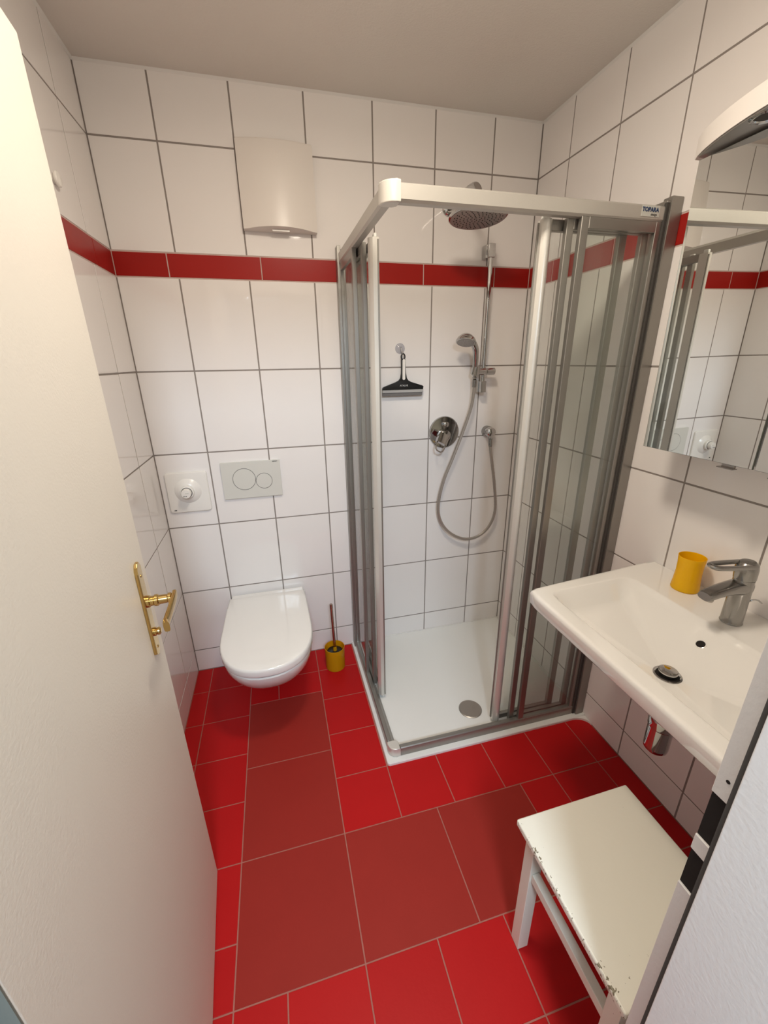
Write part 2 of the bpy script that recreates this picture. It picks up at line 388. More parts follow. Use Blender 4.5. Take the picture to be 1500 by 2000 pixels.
for a, b in zip(xr[:-1], xr[1:]): fl(a, b, Y3 - s_, Y3); fl(a, b, Y4, Y3 - s_)
xl = [L2, L2 + 0.129] + xs
for a, b in zip(xl[:-1], xl[1:]): fl(a, b, Y4 - s_, Y4); fl(a, b, -RD, Y4 - s_)

bm = B(); q_ = 0.0035
prism(bm, [(-0.0002, RH - 0.0002), (-0.0002, RH - 0.007), (-q_, RH - 0.003), (-0.006, RH - 0.0002)], 'x', 0.0005, RW - 0.0005)
prism(bm, [(RW - 0.0002, RH - 0.0002), (RW - 0.0002, RH - 0.007), (RW - q_, RH - 0.003), (RW - 0.006, RH - 0.0002)], 'y', -RD, -0.0005)
prism(bm, [(0.0002, RH - 0.0002), (0.0002, RH - 0.007), (q_, RH - 0.003), (0.006, RH - 0.0002)], 'y', -RD, -0.0005)
o = finish('trim_2', bm, M['silicone'], smooth=False); o['kind'] = 'structure'
# ---- hall behind the camera (the side the photo is taken from)
slab('hall_floor', -0.9, 2.4, -3.7, -1.80, -0.1, -REC, M['wood'])
slab('hall_ceiling', -0.9, 2.4, -3.7, -1.80, RH + 0.02, RH + 0.1, M['hall'])
slab('wall_hall_back', -0.9, 2.4, -3.8, -3.7, -0.1, RH + 0.1, M['hall'])
slab('wall_hall_left', -1.0, -0.9, -3.8, -1.80, -0.1, RH + 0.1, M['hall'])
slab('wall_hall_right', 2.4, 2.5, -3.8, -1.80, -0.1, RH + 0.1, M['hall'])
bm = B(); box(bm, -0.9, -0.12, -1.85, -1.80, -0.1, RH + 0.1); box(bm, RW + 0.12, 2.4, -1.85, -1.80, -0.1, RH + 0.1)
o = finish('wall_hall_front', bm, M['hall'], smooth=False); o['kind'] = 'structure'

# ---- door frame (trim_1): lining, rebate strips round two strike holes, seal, left jamb, head
tf = empty('trim_1', (DX1, -1.74, 0), kind='structure')
bm = B(); box(bm, 0.930, 1.000, -1.815, -1.692, 0, DZ, 0.002)
finish('frame_lining', bm, M['frame'], tf)
holes = [(0.853, 0.917), (0.942, 1.015)]
bm = B()
z = 0.0
for h0, h1 in holes:
    box(bm, 0.945, 1.000, -1.697, -1.664, z, h0, 0.0008, 1); z = h1
box(bm, 0.945, 1.000, -1.697, -1.664, z, DZ, 0.0008, 1)
finish('rebate_strip', bm, M['frame'], tf, smooth=False)
for i, (h0, h1) in enumerate(holes):
    bm = B(); box(bm, 0.9475, 0.999, -1.696, -1.6645, h0 + 0.0005, h1 - 0.0005); finish('strike_hole_shade', bm, M['dark'], tf, smooth=False)  # dark block fills each hole, its shade painted in
bm = B(); box(bm, 0.9320, 0.9445, -1.6925, -1.6868, 0, DZ, 0.0012); finish('rubber_seal', bm, M['darkgrey'], tf)
bm = B(); lathe(bm, [(0.0022, 0), (0.0022, 0.0006)], (0.945, -1.676, 1.043), (-1, 0, 0), 12); finish('screw', bm, M['dark'], tf)
bm = B(); box(bm, 0.165, 0.232, -1.815, -1.645, 0, DZ, 0.002); finish('frame_jamb', bm, M['frame'], tf)
bm = B(); box(bm, 0.165, 1.000, -1.815, -1.664, DZ, DZ + 0.06, 0.002); finish('frame_head', bm, M['frame'], tf)

# ---- open door leaf (door_1)
dv = Vector((0.0753, -0.9972, 0)); nv = Vector((0.9972, 0.0753, 0)); O = Vector((0.197, -0.97, 0.006))
def DM():  # local frame: x along the leaf away from the free edge, y = out of the visible face, z up
    m = Matrix((dv, nv, Vector((0, 0, 1)))).transposed().to_4x4(); m.translation = O; return m
door = empty('door_1', (0, 0, 0), kind='structure'); door.matrix_basis = DM()
def dfin(name, bm, m, parent=None, **k):
    return finish(name, bm, m, parent or door, world=False, **k)
bm = B(); box(bm, 0, 0.668, -0.040, 0, 0, 1.934, 0.0025, 2); dfin('door_leaf', bm, M['paint'])
bm = B(); box(bm, 0.668, 0.6695, -0.040, -0.0005, 0.002, 1.932); de = dfin('door_edge', bm, M['edge'], smooth=False)  # thin grey-green strip covering the hinge end of the leaf
hx = 0.070; hz = 1.003
pl = empty('handle_set', (0, 0, 0)); pl.parent = door
# long brass back plate with pointed, stepped ends
bm = B(); z0, z1 = 0.868, 1.094
prof = [(-0.017, z0 + 0.012), (0, z0), (0.017, z0 + 0.012), (0.017, z1 - 0.020), (0.013, z1 - 0.014), (0.013, z1 - 0.006), (0.006, z1), (-0.006, z1), (-0.013, z1 - 0.006), (-0.013, z1 - 0.014), (-0.017, z1 - 0.020)]
prof = [(hx + a, b) for a, b in prof]
prism(bm, prof, 'y', 0.0, 0.007, 0.0022, 2)
hp = dfin('back_plate', bm, M['brass'], pl)
bm = B(); lathe(bm, [(0.013, 0.006), (0.013, 0.012), (0.0105, 0.014), (0.0105, 0.020), (0.0125, 0.022), (0.0125, 0.028), (0.010, 0.030), (0.009, 0.046), (0.0115, 0.048), (0.0115, 0.053), (0.009, 0.055)], (hx, 0, hz), (0, 1, 0), 24)
dfin('neck', bm, M['brass'], pl)
bm = B()
P = spline([(hx - 0.012, 0.059, hz + 0.002), (hx + 0.012, 0.0585, hz), (hx + 0.045, 0.056, hz - 0.004), (hx + 0.075, 0.053, hz - 0.008), (hx + 0.086, 0.0525, hz - 0.009), (hx + 0.096, 0.055, hz - 0.010)], 5)
n = len(P)
loops = []
for i, p in enumerate(P):
    t = i / (n - 1); w = 0.0095 + 0.0015 * t; dth = 0.0045 + (0.0012 if t > 0.86 else 0)
    loops.append([Vector((p.x, p.y + math.copysign(abs(math.sin(a)) ** 0.55, math.sin(a)) * dth, p.z + math.copysign(abs(math.cos(a)) ** 0.55, math.cos(a)) * w)) for a in [2 * PI * k / 20 for k in range(20)]])
loft(bm, loops); dfin('lever', bm, M['brass'], pl)
bm = B(); lathe(bm, [(0.0095, 0.006), (0.0095, 0.011), (0.0075, 0.012), (0.0075, 0.013), (0.009, 0.015), (0.0085, 0.018), (0.005, 0.0205)], (hx, 0, 0.928), (0, 1, 0), 20); dfin('turn_knob', bm, M['brass'], pl)
for zz in (z0 + 0.022, z1 - 0.030):
    bm = B(); lathe(bm, [(0.003, 0.0065), (0.003, 0.0080), (0.0015, 0.0086)], (hx, 0, zz), (0, 1, 0), 12); dfin('screw', bm, M['brass'], pl)

# ---- ceiling lamp (out of the frame, gives the room its light)
cl = empty('ceiling_lamp', (LAMP[0], LAMP[1], RH), 'round white ceiling lamp above the middle of the bathroom', 'lamp')
bm = B(); lathe(bm, [(0.14, 0), (0.14, 0.012), (0.125, 0.030), (0.118, 0.030), (0.118, 0.012)], (LAMP[0], LAMP[1], RH - 0.0005), (0, 0, -1), 40, cap=False)
finish('lamp_rim', bm, M['plastic'], cl)

# ================================================================ SHOWER TRAY
TX0, TY0 = 0.797, -0.768
tr = empty('shower_tray', (1.24, -0.38, 0), 'flat white square shower tray set in the red floor', 'shower tray')
bm = B(); n = 6
def rr(i, z, r): return [Vector((x, y, z)) for x, y in rrect(TX0 + i, RW - 0.001 - i, TY0 + i, -0.001 - i, r, n)]
loft(bm, [rr(0, 0.0, 0.012), rr(0.0, 0.009, 0.012), rr(0.002, 0.012, 0.012), rr(0.030, 0.012, 0.012), rr(0.060, 0.0085, 0.02), rr(0.2, 0.0065, 0.05), rr(0.30, 0.006, 0.04)], cap0=True)
finish('tray_body', bm, M['tray'], tr, ang=25)
dr = (1.224, -0.602)
bm = B(); lathe(bm, [(0.051, 0), (0.051, 0.003), (0.047, 0.005), (0.044, 0.0042), (0.0, 0.0055)], (dr[0], dr[1], 0.0068), (0, 0, 1), 40)
finish('drain_cover', bm, M['brushed'], tr)
bm = B()
box(bm, TX0, RW - 0.006, -0.006, -0.0002, 0.0005, 0.016, 0.0018, 2); box(bm, RW - 0.006, RW - 0.0002, TY0, -0.0002, 0.0005, 0.016, 0.0018, 2)
sil = finish('sealant_bead', bm, M['silicone'], tr)
bm = B(); pts = [(RW - 0.062, -0.768)] + [(RW - 0.062 + 0.060 * math.sin(a), -0.784 + 0.016 * math.cos(a) - 0.028 * (1 - math.cos(a))) for a in [PI / 2 * k / 6 for k in range(7)]] + [(RW - 0.001, -0.768)]
prism(bm, pts[1:], 'z', 0.0, 0.010); finish('corner_sealant', bm, M['silicone'], tr)

# ================================================================ SHOWER ENCLOSURE
en = empty('shower_enclosure', (1.24, -0.38, 0.012), 'corner shower enclosure of aluminium rails and sliding glass panels', 'shower cabin')
XO, YO = 0.812, -0.745      # outer faces
TR0, TR1 = 1.840, 1.882     # top rail
BR0, BR1 = 0.0125, 0.052
def railpoly(z0, z1, d0, d1):   # rail section: (depth from outer face, z)
    return [(d0, z0 + 0.006), (d0 + 0.006, z0), (d1, z0), (d1, z1 - 0.010), (d0 + 0.014, z1), (d0 + 0.004, z1 - 0.002), (d0, z1 - 0.006)]
# front rail runs along x
bm = B(); prism(bm, [(YO + a, b) for a, b in railpoly(TR0, TR1, 0, 0.026)], 'x', XO + 0.042, 1.646, 0.001, 1); finish('top_rail', bm, M['railpaint'], en)
bm = B(); prism(bm, [(XO + a, b) for a, b in railpoly(TR0, TR1, 0, 0.026)], 'y', YO + 0.042, -0.030, 0.001, 1); finish('top_rail', bm, M['railpaint'], en)
def corner(name, z0, z1, m, r=0.036, g=0.0):
    bm = B()
    x0, y0 = XO - g, YO - g
    pl_ = [(x0 + 0.044, y0)]
    pl_ = [(x0 + r - r * math.cos(a), y0 + r - r * math.sin(a)) for a in [PI / 2 * k / 8 for k in range(9)]]
    pl_ += [(x0 + 0.045, y0), (x0 + 0.045, y0 + 0.034), (x0 + 0.034, y0 + 0.045), (x0, y0 + 0.045)]
    prism(bm, pl_, 'z', z0, z1, 0.004, 3); finish(name, bm, m, en)
corner('corner_block', TR0 - 0.002, TR1 + 0.004, M['brightalu'], g=0.002)
corner('corner_block', BR0, BR1 + 0.001, M['brightalu'], r=0.030, g=0.002)
def botpoly(d1): return [(0, BR0), (d1, BR0), (d1, BR0 + 0.010), (0.026, BR0 + 0.022), (0.020, BR1 - 0.003), (0.012, BR1), (0.003, BR1), (0, BR1 - 0.003)]
bm = B(); prism(bm, [(YO + a, b) for a, b in botpoly(0.036)], 'x', XO + 0.044, 1.646, 0.0008, 1); finish('bottom_rail', bm, M['alu'], en)
bm = B(); prism(bm, [(XO + a, b) for a, b in botpoly(0.036)], 'y', YO + 0.044, -0.030, 0.0008, 1); finish('bottom_rail', bm, M['alu'], en)
# wall profiles
bm = B(); box(bm, 1.650, RW - 0.0005, -0.755, -0.722, BR0, 1.903, 0.003, 2); box(bm, 1.640, 1.652, -0.748, -0.675, BR0, 1.893, 0.0015, 1); finish('wall_profile', bm, M['alu'], en)
bm = B(); box(bm, 0.806, 0.820, -0.045, -0.0005, BR0, 1.903, 0.002, 2); box(bm, 0.822, 0.872, -0.034, -0.0005, BR0, 1.893, 0.0015, 1); finish('wall_profile', bm, M['alu'], en)
bm = B(); box(bm, 1.6395, 1.650, -0.7485, -0.7385, BR0 + 0.002, 1.888, 0.001, 1); finish('dark_strip', bm, M['darkgrey'], en)  # dark strip laid over the wall profile beside the last panel
# sliding panels: each a frame with its pane and rollers
def panel(side, y, a0, a1, w0, w1, lead=False):
    """side 'f': plane at y, from x=a0 (free end) to a1 (wall end). side 'l': plane x=y, from y=a0 (free end, -) to a1"""
    z0, z1 = 0.030, 1.842; t = 0.008
    def bx(bm, p0, p1, q0, q1, d0=None, d1=None, bev=0.0012):
        d0 = y - t if d0 is None else d0; d1 = y + t if d1 is None else d1
        if side == 'f': box(bm, p0, p1, d0, d1, q0, q1, bev, 1)
        else: box(bm, d0, d1, p0, p1, q0, q1, bev, 1)
    bm = B()
    bx(bm, a0 + w0, a1 - w1, z1 - 0.028, z1); bx(bm, a0 + w0, a1 - w1, z0, z0 + 0.024)
    if not lead: bx(bm, a0, a0 + w0, z0, z1)
    bx(bm, a1 - w1, a1, z0, z1)
    f = finish('sliding_panel', bm, M['alu'], en, smooth=False)
    if lead:
        bm = B()
        # rounded leading profile bulging outwards
        nn = 8; arc = [(a0 + w0 * k / nn, -0.010 - 0.012 * math.sin(PI * k / nn)) for k in range(nn + 1)]
        pts_ = arc + [(a0 + w0, 0.010), (a0, 0.010)]
        pts_ = [(p, y + q) for p, q in pts_] if side == 'f' else [(y + q, p) for p, q in pts_]
        prism(bm, pts_, 'z', z0, z1 - 0.002); finish('leading_profile', bm, M['brightalu'], f)
        bm = B(); bx(bm, a0 - 0.004, a0, z0 + 0.006, z1 - 0.008, y + 0.004, y + 0.009, 0.0005) ; finish('rubber_lip', bm, M['alu'], f, smooth=False)
    bm = B()
    bx(bm, a0 + w0 - 0.001, a1 - w1 + 0.001, z0 + 0.022, z1 - 0.026, y - 0.002, y + 0.002, 0)
    finish('glass_pane', bm, M['glass'], f, smooth=False)
    for q in (a0 + 0.012, a1 - 0.02):
        bm = B(); bx(bm, q - 0.010, q + 0.012, z0 - 0.012, z0 + 0.002, y - 0.006, y + 0.006, 0.002); finish('roller', bm, M['roller'], f)
    bm = B(); bx(bm, a0 + 0.004, a0 + 0.026, z1 - 0.002, z1 + 0.010, y - 0.005, y + 0.005, 0.002); finish('roller', bm, M['roller'], f)
    return f
panel('f', -0.734, 1.373, 1.640, 0.024, 0.018)
panel('f', -0.713, 1.343, 1.622, 0.022, 0.024)
panel('f', -0.692, 1.277, 1.566, 0.031, 0.026, lead=True)
panel('l', 0.824, -0.298, -0.036, 0.024, 0.018)
panel('l', 0.845, -0.362, -0.080, 0.024, 0.024)
panel('l', 0.866, -0.440, -0.150, 0.036, 0.024, lead=True)
# sticker on the top rail
bm = B(); box(bm, 1.560, 1.621, YO - 0.0012, YO - 0.0001, 1.8505, 1.8775); stk = finish('sticker', bm, M['sticker'], en, smooth=False); stk['label'] = 'small pale sticker with blue lettering'
TXY = Matrix.Rotation(PI / 2, 4, 'X')
text_mesh('lettering', 'TOPARA', 0.0145, Matrix.Translation((1.589, YO - 0.0016, 1.867)) @ TXY, M['blue'], stk, bold=0.0004)
text_mesh('lettering', 'design', 0.0085, Matrix.Translation((1.602, YO - 0.0016, 1.856)) @ TXY, M['greyprint'], stk)

# ================================================================ SHOWER FITTINGS
# rain shower
rs = empty('rain_shower_head', (1.288, 0, 2.065), 'large round chrome overhead shower on a wall arm', 'shower head')
hc = Vector((1.283, -0.285, 1.960)); hn = Vector((0.0, -0.10, -1)).normalized()
bm = B(); lathe(bm, [(0.040, -0.016), (0.085, -0.010), (0.101, -0.006), (0.105, -0.001), (0.105, 0.004), (0.102, 0.006), (0.0990, 0.006)], hc, hn, 56); finish('spray_disc', bm, M['chrome'], rs)
bm = B(); lathe(bm, [(0.0988, 0.0055), (0.0988, 0.0075), (0.001, 0.0078)], hc, hn, 56); finish('spray_face', bm, M['face'], rs)
bm = B(); a, b = frame_of(hn)
for k, (rad, cnt) in enumerate(((0.012, 6), (0.025, 11), (0.038, 16), (0.051, 20), (0.064, 24), (0.077, 28), (0.086, 22))):
    for i in range(cnt):
        an = 2 * PI * (i + 0.5 * (k % 2)) / cnt
        lathe(bm, [(0.0021, 0.0074), (0.0012, 0.0098)], hc + (a * math.cos(an) + b * math.sin(an)) * rad, hn, 5)
nz_ = finish('nozzles', bm, M['nozzle'], rs); nz_['kind'] = 'stuff'
bm = B(); tube(bm, spline([(1.288, -0.002, 2.066), (1.286, -0.10, 2.068), (1.283, -0.20, 2.066), (1.279, -0.262, 2.055), (1.282, -0.284, 2.028), (1.283, -0.285, 1.992)], 6), [0.0135] * 24 + [0.0145] * 7, 16); finish('arm', bm, M['chrome'], rs)
bm = B(); lathe(bm, [(0.031, 0), (0.031, 0.006), (0.026, 0.012), (0.016, 0.016)], (1.288, -0.0002, 2.066), (0, -1, 0), 32); finish('wall_flange', bm, M['chrome'], rs)
bm = B(); lathe(bm, [(0.013, 0.0), (0.021, 0.010), (0.022, 0.022), (0.016, 0.034), (0.020, 0.038), (0.022, 0.052)], (1.283, -0.285, 2.024), (0, 0, -1), 24); finish('ball_joint', bm, M['chrome'], rs)

# riser rail
RX, RY = 1.466, -0.050
rl = empty('shower_rail', (RX, 0, 1.335), 'vertical chrome shower rail with a sliding handset holder', 'shower rail')
bm = B(); lathe(bm, [(0.0105, 0), (0.0105, 0.575)], (RX, RY, 1.345), (0, 0, 1), 20); finish('rail', bm, M['chrome'], rl)
for z0, z1 in ((1.332, 1.384), (1.884, 1.936)):
    bm = B(); box(bm, RX - 0.014, RX + 0.014, RY - 0.014, RY + 0.014, z0, z1, 0.003, 2); box(bm, RX - 0.018, RX + 0.012, RY + 0.010, -0.0005, z0, z1, 0.003, 2); finish('wall_bracket', bm, M['chrome'], rl)
bm = B(); lathe(bm, [(0.013, -0.045), (0.016, -0.043), (0.016, -0.006), (0.0145, -0.003), (0.0145, 0.0), (0.016, 0.003), (0.016, 0.042), (0.0135, 0.044)], (RX + 0.006, RY - 0.012, 1.426), (1, 0, 0), 28); finish('slider_knob', bm, M['chrome'], rl)
bm = B(); lathe(bm, [(0.018, -0.016), (0.020, -0.014), (0.018, 0.020), (0.016, 0.022)], (RX - 0.052, RY - 0.022, 1.430), Vector((0, -0.25, 1)), 24); finish('handset_cradle', bm, M['chrome'], rl)

# hand shower
hs = empty('hand_shower', (1.412, -0.072, 1.415), 'small chrome hand shower clipped in the rail holder', 'hand shower')
P = spline([(1.414, -0.070, 1.400), (1.410, -0.078, 1.440), (1.405, -0.090, 1.480), (1.395, -0.102, 1.520), (1.372, -0.113, 1.552)], 5)
bm = B(); tube(bm, P, [0.0105 + 0.0045 * (i / (len(P) - 1)) for i in range(len(P))], 16); finish('handle', bm, M['chrome'], hs)
fc = Vector((1.338, -0.120, 1.550)); fn = Vector((-0.22, -0.30, -0.90)).normalized()
bm = B(); lathe(bm, [(0.010, -0.034), (0.024, -0.028), (0.038, -0.014), (0.0435, -0.003), (0.043, 0.003), (0.0395, 0.005)], fc, fn, 36); finish('shower_head', bm, M['chrome'], hs)
bm = B(); lathe(bm, [(0.039, 0.0045), (0.037, 0.0065), (0.001, 0.0075)], fc, fn, 36); finish('spray_face', bm, M['face'], hs)
bm = B(); a, b = frame_of(fn)
for k, (rad, cnt) in enumerate(((0.008, 5), (0.016, 10), (0.024, 15), (0.031, 18))):
    for i in range(cnt):
        an = 2 * PI * i / cnt; lathe(bm, [(0.0016, 0.0065), (0.0009, 0.0085)], fc + (a * math.cos(an) + b * math.sin(an)) * rad, fn, 5)
q = finish('nozzles', bm, M['greyplastic'], hs); q['kind'] = 'stuff'
# hose
ho = [(1.416, -0.068, 1.395), (1.417, -0.062, 1.33), (1.412, -0.055, 1.265), (1.381, -0.048, 1.155), (1.334, -0.045, 1.024), (1.296, -0.042, 0.924), (1.272, -0.040, 0.819), (1.272, -0.038, 0.736), (1.302, -0.038, 0.664), (1.360, -0.038, 0.606), (1.438, -0.040, 0.574), (1.516, -0.042, 0.590), (1.570, -0.046, 0.650), (1.588, -0.050, 0.735), (1.572, -0.052, 0.86), (1.545, -0.052, 0.997), (1.533, -0.050, 1.06), (1.530, -0.048, 1.108)]
he = empty('shower_hose', (1.43, -0.04, 0.56), 'grey metal shower hose hanging in a long loop', 'hose')
bm = B(); PP = spline(ho, 14); tube(bm, PP, [0.0072 + 0.0006 * (i % 2) for i in range(len(PP))], 10); finish('hose_tube', bm, M['hose'], he)
bm = B(); tube(bm, PP[:9], 0.0098, 12); finish('end_fitting', bm, M['satin'], he)
bm = B(); tube(bm, PP[-12:], 0.0102, 12); finish('end_fitting', bm, M['satin'], he)
# wall outlet
wo = empty('hose_outlet', (1.530, 0, 1.140), 'round chrome wall outlet feeding the shower hose', 'water outlet')
bm = B(); lathe(bm, [(0.027, 0), (0.027, 0.024), (0.025, 0.028)], (1.530, -0.0004, 1.140), (0, -1, 0), 32); finish('rosette', bm, M['satin'], wo)
bm = B(); lathe(bm, [(0.024, 0.026), (0.025, 0.034), (0.022, 0.056), (0.016, 0.061), (0.001, 0.063)], (1.530, 0, 1.140), (0, -1, 0), 32); finish('elbow_body', bm, M['chrome'], wo)
bm = B(); lathe(bm, [(0.0115, 0.006), (0.012, 0.030)], (1.530, -0.044, 1.140), (0, 0, -1), 20); finish('elbow_nozzle', bm, M['chrome'], wo)
# mixer
mx_ = empty('shower_mixer', (1.301, 0, 1.146), 'round chrome concealed shower mixer with a loop lever', 'shower mixer')
bm = B(); lathe(bm, [(0.0775, 0), (0.0775, 0.003), (0.075, 0.008), (0.071, 0.009), (0.001, 0.010)], (1.301, -0.0004, 1.146), (0, -1, 0), 64); finish('escutcheon', bm, M['chrome'], mx_)
bm = B(); lathe(bm, [(0.014, 0.008), (0.013, 0.026), (0.010, 0.028), (0.001, 0.029)], (1.303, 0, 1.186), (0, -1, 0), 28); finish('diverter_knob', bm, M['chrome'], mx_)
mc = Vector((1.296, 0, 1.134))
bm = B(); lathe(bm, [(0.027, 0.008), (0.027, 0.036), (0.025, 0.042), (0.001, 0.046)], mc, (0, -1, 0), 40); finish('cartridge_cap', bm, M['chrome'], mx_)
# lever: flat plate carrying an open loop, turned to lower left, rising from the wall
ax = Vector((-0.45, -0.36, -0.84)).normalized(); sd = Vector((0.86, 0.05, -0.50)).normalized(); sd = (sd - ax * sd.dot(ax)).normalized()
oo = Vector((1.272, -0.056, 1.124)); nn_ = ax.cross(sd).normalized()
def lp(u, v, w): return oo + ax * u + sd * v + nn_ * w
bm = B(); lo = []
nn2 = 10; sec = [(-0.028 + 0.056 * k / nn2, 0.010 + 0.006 * math.sin(PI * k / nn2)) for k in range(nn2 + 1)]
sec = sec + [(0.028, -0.008), (-0.028, -0.008)]
loft(bm, [[lp(u, v, w) for v, w in sec] for u in (-0.024, 0.026)]); finish('lever_plate', bm, M['chrome'], mx_)
bm = B()
path = [lp(0.024, -0.024, 0.004), lp(0.040, -0.023, 0.004), lp(0.055, -0.021, 0.004), lp(0.064, -0.012, 0.004), lp(0.066, 0.0, 0.004), lp(0.064, 0.012, 0.004), lp(0.055, 0.021, 0.004), lp(0.040, 0.023, 0.004), lp(0.024, 0.024, 0.004)]
tube(bm, spline(path, 4), 0.0036, 10); finish('lever_loop', bm, M['chrome'], mx_)
# suction hook and squeegee
sk = empty('suction_hook', (1.077, 0, 1.528), 'clear plastic suction hook stuck on the shower wall', 'hook')
bm = B(); lathe(bm, [(0.0225, 0.0), (0.0220, 0.001), (0.016, 0.004), (0.008, 0.007), (0.007, 0.012), (0.001, 0.013)], (1.077, -0.0004, 1.528), (0, -1, 0), 32); finish('suction_cup', bm, M['clear'], sk)
bm = B(); tube(bm, spline([(1.078, -0.011, 1.534), (1.079, -0.016, 1.520), (1.081, -0.022, 1.509), (1.082, -0.029, 1.510), (1.082, -0.030, 1.518)], 5), 0.0026, 8); finish('hook_arm', bm, M['greyplastic'], sk)
sq = empty('squeegee', (1.085, -0.022, 1.42), 'black squeegee with a pale handle strip hanging on the shower wall', 'squeegee')
yq0, yq1 = -0.030, -0.018
bm = B()
# flared head + handle in one outline
ol = [(0.986, 1.353), (1.179, 1.353), (1.181, 1.366), (1.176, 1.370), (1.120, 1.387), (1.106, 1.393), (1.099, 1.404), (1.0965, 1.425), (1.094, 1.480), (1.0925, 1.4855), (1.0835, 1.4855), (1.0755, 1.4855), (1.0755, 1.425), (1.074, 1.404), (1.066, 1.393), (1.050, 1.387), (0.992, 1.367), (0.987, 1.362)]
prism(bm, ol, 'y', yq1, yq0, 0.0015, 2)
sqb = finish('body', bm, M['black'], sq)
bm = B(); ring = [(1.084 + 0.0085 * math.cos(t), yq1 - 0.006, 1.494 + 0.012 * math.sin(t)) for t in [2 * PI * k / 20 for k in range(20)]]
lps = []
for k in range(20):
    t = 2 * PI * k / 20; c = Vector(ring[k]); rd = Vector((math.cos(t), 0, math.sin(t)))
    lps.append([c + rd * 0.003 * math.cos(2 * PI * j / 8) + Vector((0, 1, 0)) * 0.003 * math.sin(2 * PI * j / 8) for j in range(8)])
loft(bm, lps, closed=True); finish('hanging_loop', bm, M['black'], sq)
bm = B(); prism(bm, rrect(1.0795, 1.0925, 1.396, 1.484, 0.006, 5), 'y', yq0 + 0.001, yq0 - 0.0012); finish('handle_strip', bm, M['plastic'], sq)
bm = B(); box(bm, 0.987, 1.180, -0.030, -0.020, 1.341, 1.3535, 0.001, 1); finish('blade_clamp', bm, M['greyplastic'], sq)
bm = B(); box(bm, 0.986, 1.177, -0.026, -0.022, 1.327, 1.342, 0.0008, 1); finish('rubber_blade', bm, M['rubber'], sq)
text_mesh('lettering', 'ATALHE', 0.0105, Matrix.Translation((1.087, yq0 - 0.0004, 1.3715)) @ TXY, M['whiteprint'], sqb)

# ================================================================ WALL DEVICES
fa = empty('ventilation_fan', (0.6, 0, 2.08), 'white square ventilation fan cover high on the back wall', 'fan')
bm = B()
def fanloop(z, dp, ins): # cross-section in x/y, bulging cover
    xs_ = [0.4655 + ins + (0.2705 - 2 * ins) * k / 16 for k in range(17)]
    fr = [Vector((x, -(dp * 0.5 + dp * 0.5 * math.sin(PI * k / 16)), z + (0.006 * math.sin(PI * k / 16) if z < 1.95 else 0))) for k, x in enumerate(xs_)]
    return fr + [Vector((xs_[-1], -0.0005, z)), Vector((xs_[0], -0.0005, z))]
loft(bm, [fanloop(1.9430, 0.060, 0.0), fanloop(1.9445, 0.062, 0), fanloop(2.10, 0.054, 0), fanloop(2.214, 0.040, 0.001), fanloop(2.220, 0.036, 0.004)])
finish('cover', bm, M['fan'], fa, ang=40)
bm = B(); box(bm, 0.568, 0.632, -0.040, -0.020, 1.939, 1.946, 0.001, 1); finish('latch_tab', bm, M['plastic'], fa)

fp = empty('flush_plate', (0.38, 0, 0.985), 'pale grey dual flush plate with two round buttons', 'flush plate')
bm = B(); prism(bm, rrect(0.2545, 0.5075, 0.9025, 1.0685, 0.003, 3), 'y', -0.0005, -0.0125, 0.0012, 2); pb = finish('plate', bm, M['plate'], fp)
for cx, cz, r in ((0.348, 0.990, 0.0495), (0.4325, 0.9765, 0.0360)):
    bm = B(); lathe(bm, [(r, 0.0120), (r, 0.0131), (r - 0.0016, 0.0131), (r - 0.0016, 0.0120)], (cx, 0, cz), (0, -1, 0), 56, cap=False); finish('gap_ring', bm, M['plateline'], fp)
    bm = B(); lathe(bm, [(r - 0.0018, 0.0120), (r - 0.0018, 0.0137), (r - 0.0030, 0.0142), (0.001, 0.0142)], (cx, 0, cz), (0, -1, 0), 56); finish('button', bm, M['plate'], fp)
text_mesh('lettering', 'GEBERIT', 0.0062, Matrix.Translation((0.487, -0.0128, 1.0625)) @ TXY, M['greyprint'], pb, bold=0.00025)

vp = empty('radiator_valve_plate', (0.11, 0, 0.95), 'white square wall plate with a round valve knob', 'valve plate')
bm = B(); rp = lambda i, y: [Vector((x, y, z)) for x, z in rrect(0.0245 + i, 0.1945 - i, 0.8595 + i, 1.0400 - i, 0.012, 5)]
loft(bm, [rp(0, -0.0005), rp(0, -0.008), rp(0.003, -0.0115), rp(0.014, -0.013), rp(0.030, -0.0135)]); vb = finish('plate', bm, M['plastic'], vp)
kc = Vector((0.110, 0, 0.958))
bm = B(); lathe(bm, [(0.056, 0.0125), (0.050, 0.017), (0.040, 0.023), (0.032, 0.027), (0.027, 0.028)], kc, (0, -1, 0), 40); finish('dome', bm, M['plastic'], vp)
bm = B(); lathe(bm, [(0.0265, 0.026), (0.0280, 0.030), (0.0280, 0.041), (0.025, 0.044)], kc, (0, -1, 0), 36); finish('collar', bm, M['plastic'], vp)
bm = B(); lathe(bm, [(0.0225, 0.042), (0.0225, 0.0452)], kc, (0, -1, 0), 32); finish('collar_gap', bm, M['plateline'], vp)
bm = B(); lathe(bm, [(0.0200, 0.043), (0.0205, 0.050), (0.0200, 0.064), (0.018, 0.067), (0.001, 0.068)], kc, (0, -1, 0), 32); kn = finish('knob', bm, M['plastic'], vp)
bm = B(); box(bm, kc.x - 0.002, kc.x + 0.012, -0.0695, -0.0675, kc.z + 0.003, kc.z + 0.006, 0.0005, 1); finish('knob_ridge', bm, M['plate'], kn)
for a_ in (-0.010, -0.005, 0.001):
    bm = B(); box(bm, kc.x + a_ - 0.0015, kc.x + a_ + 0.0015, -0.0684, -0.0676, kc.z - 0.011, kc.z - 0.008); finish('scale_mark', bm, M['black'], kn, smooth=False)
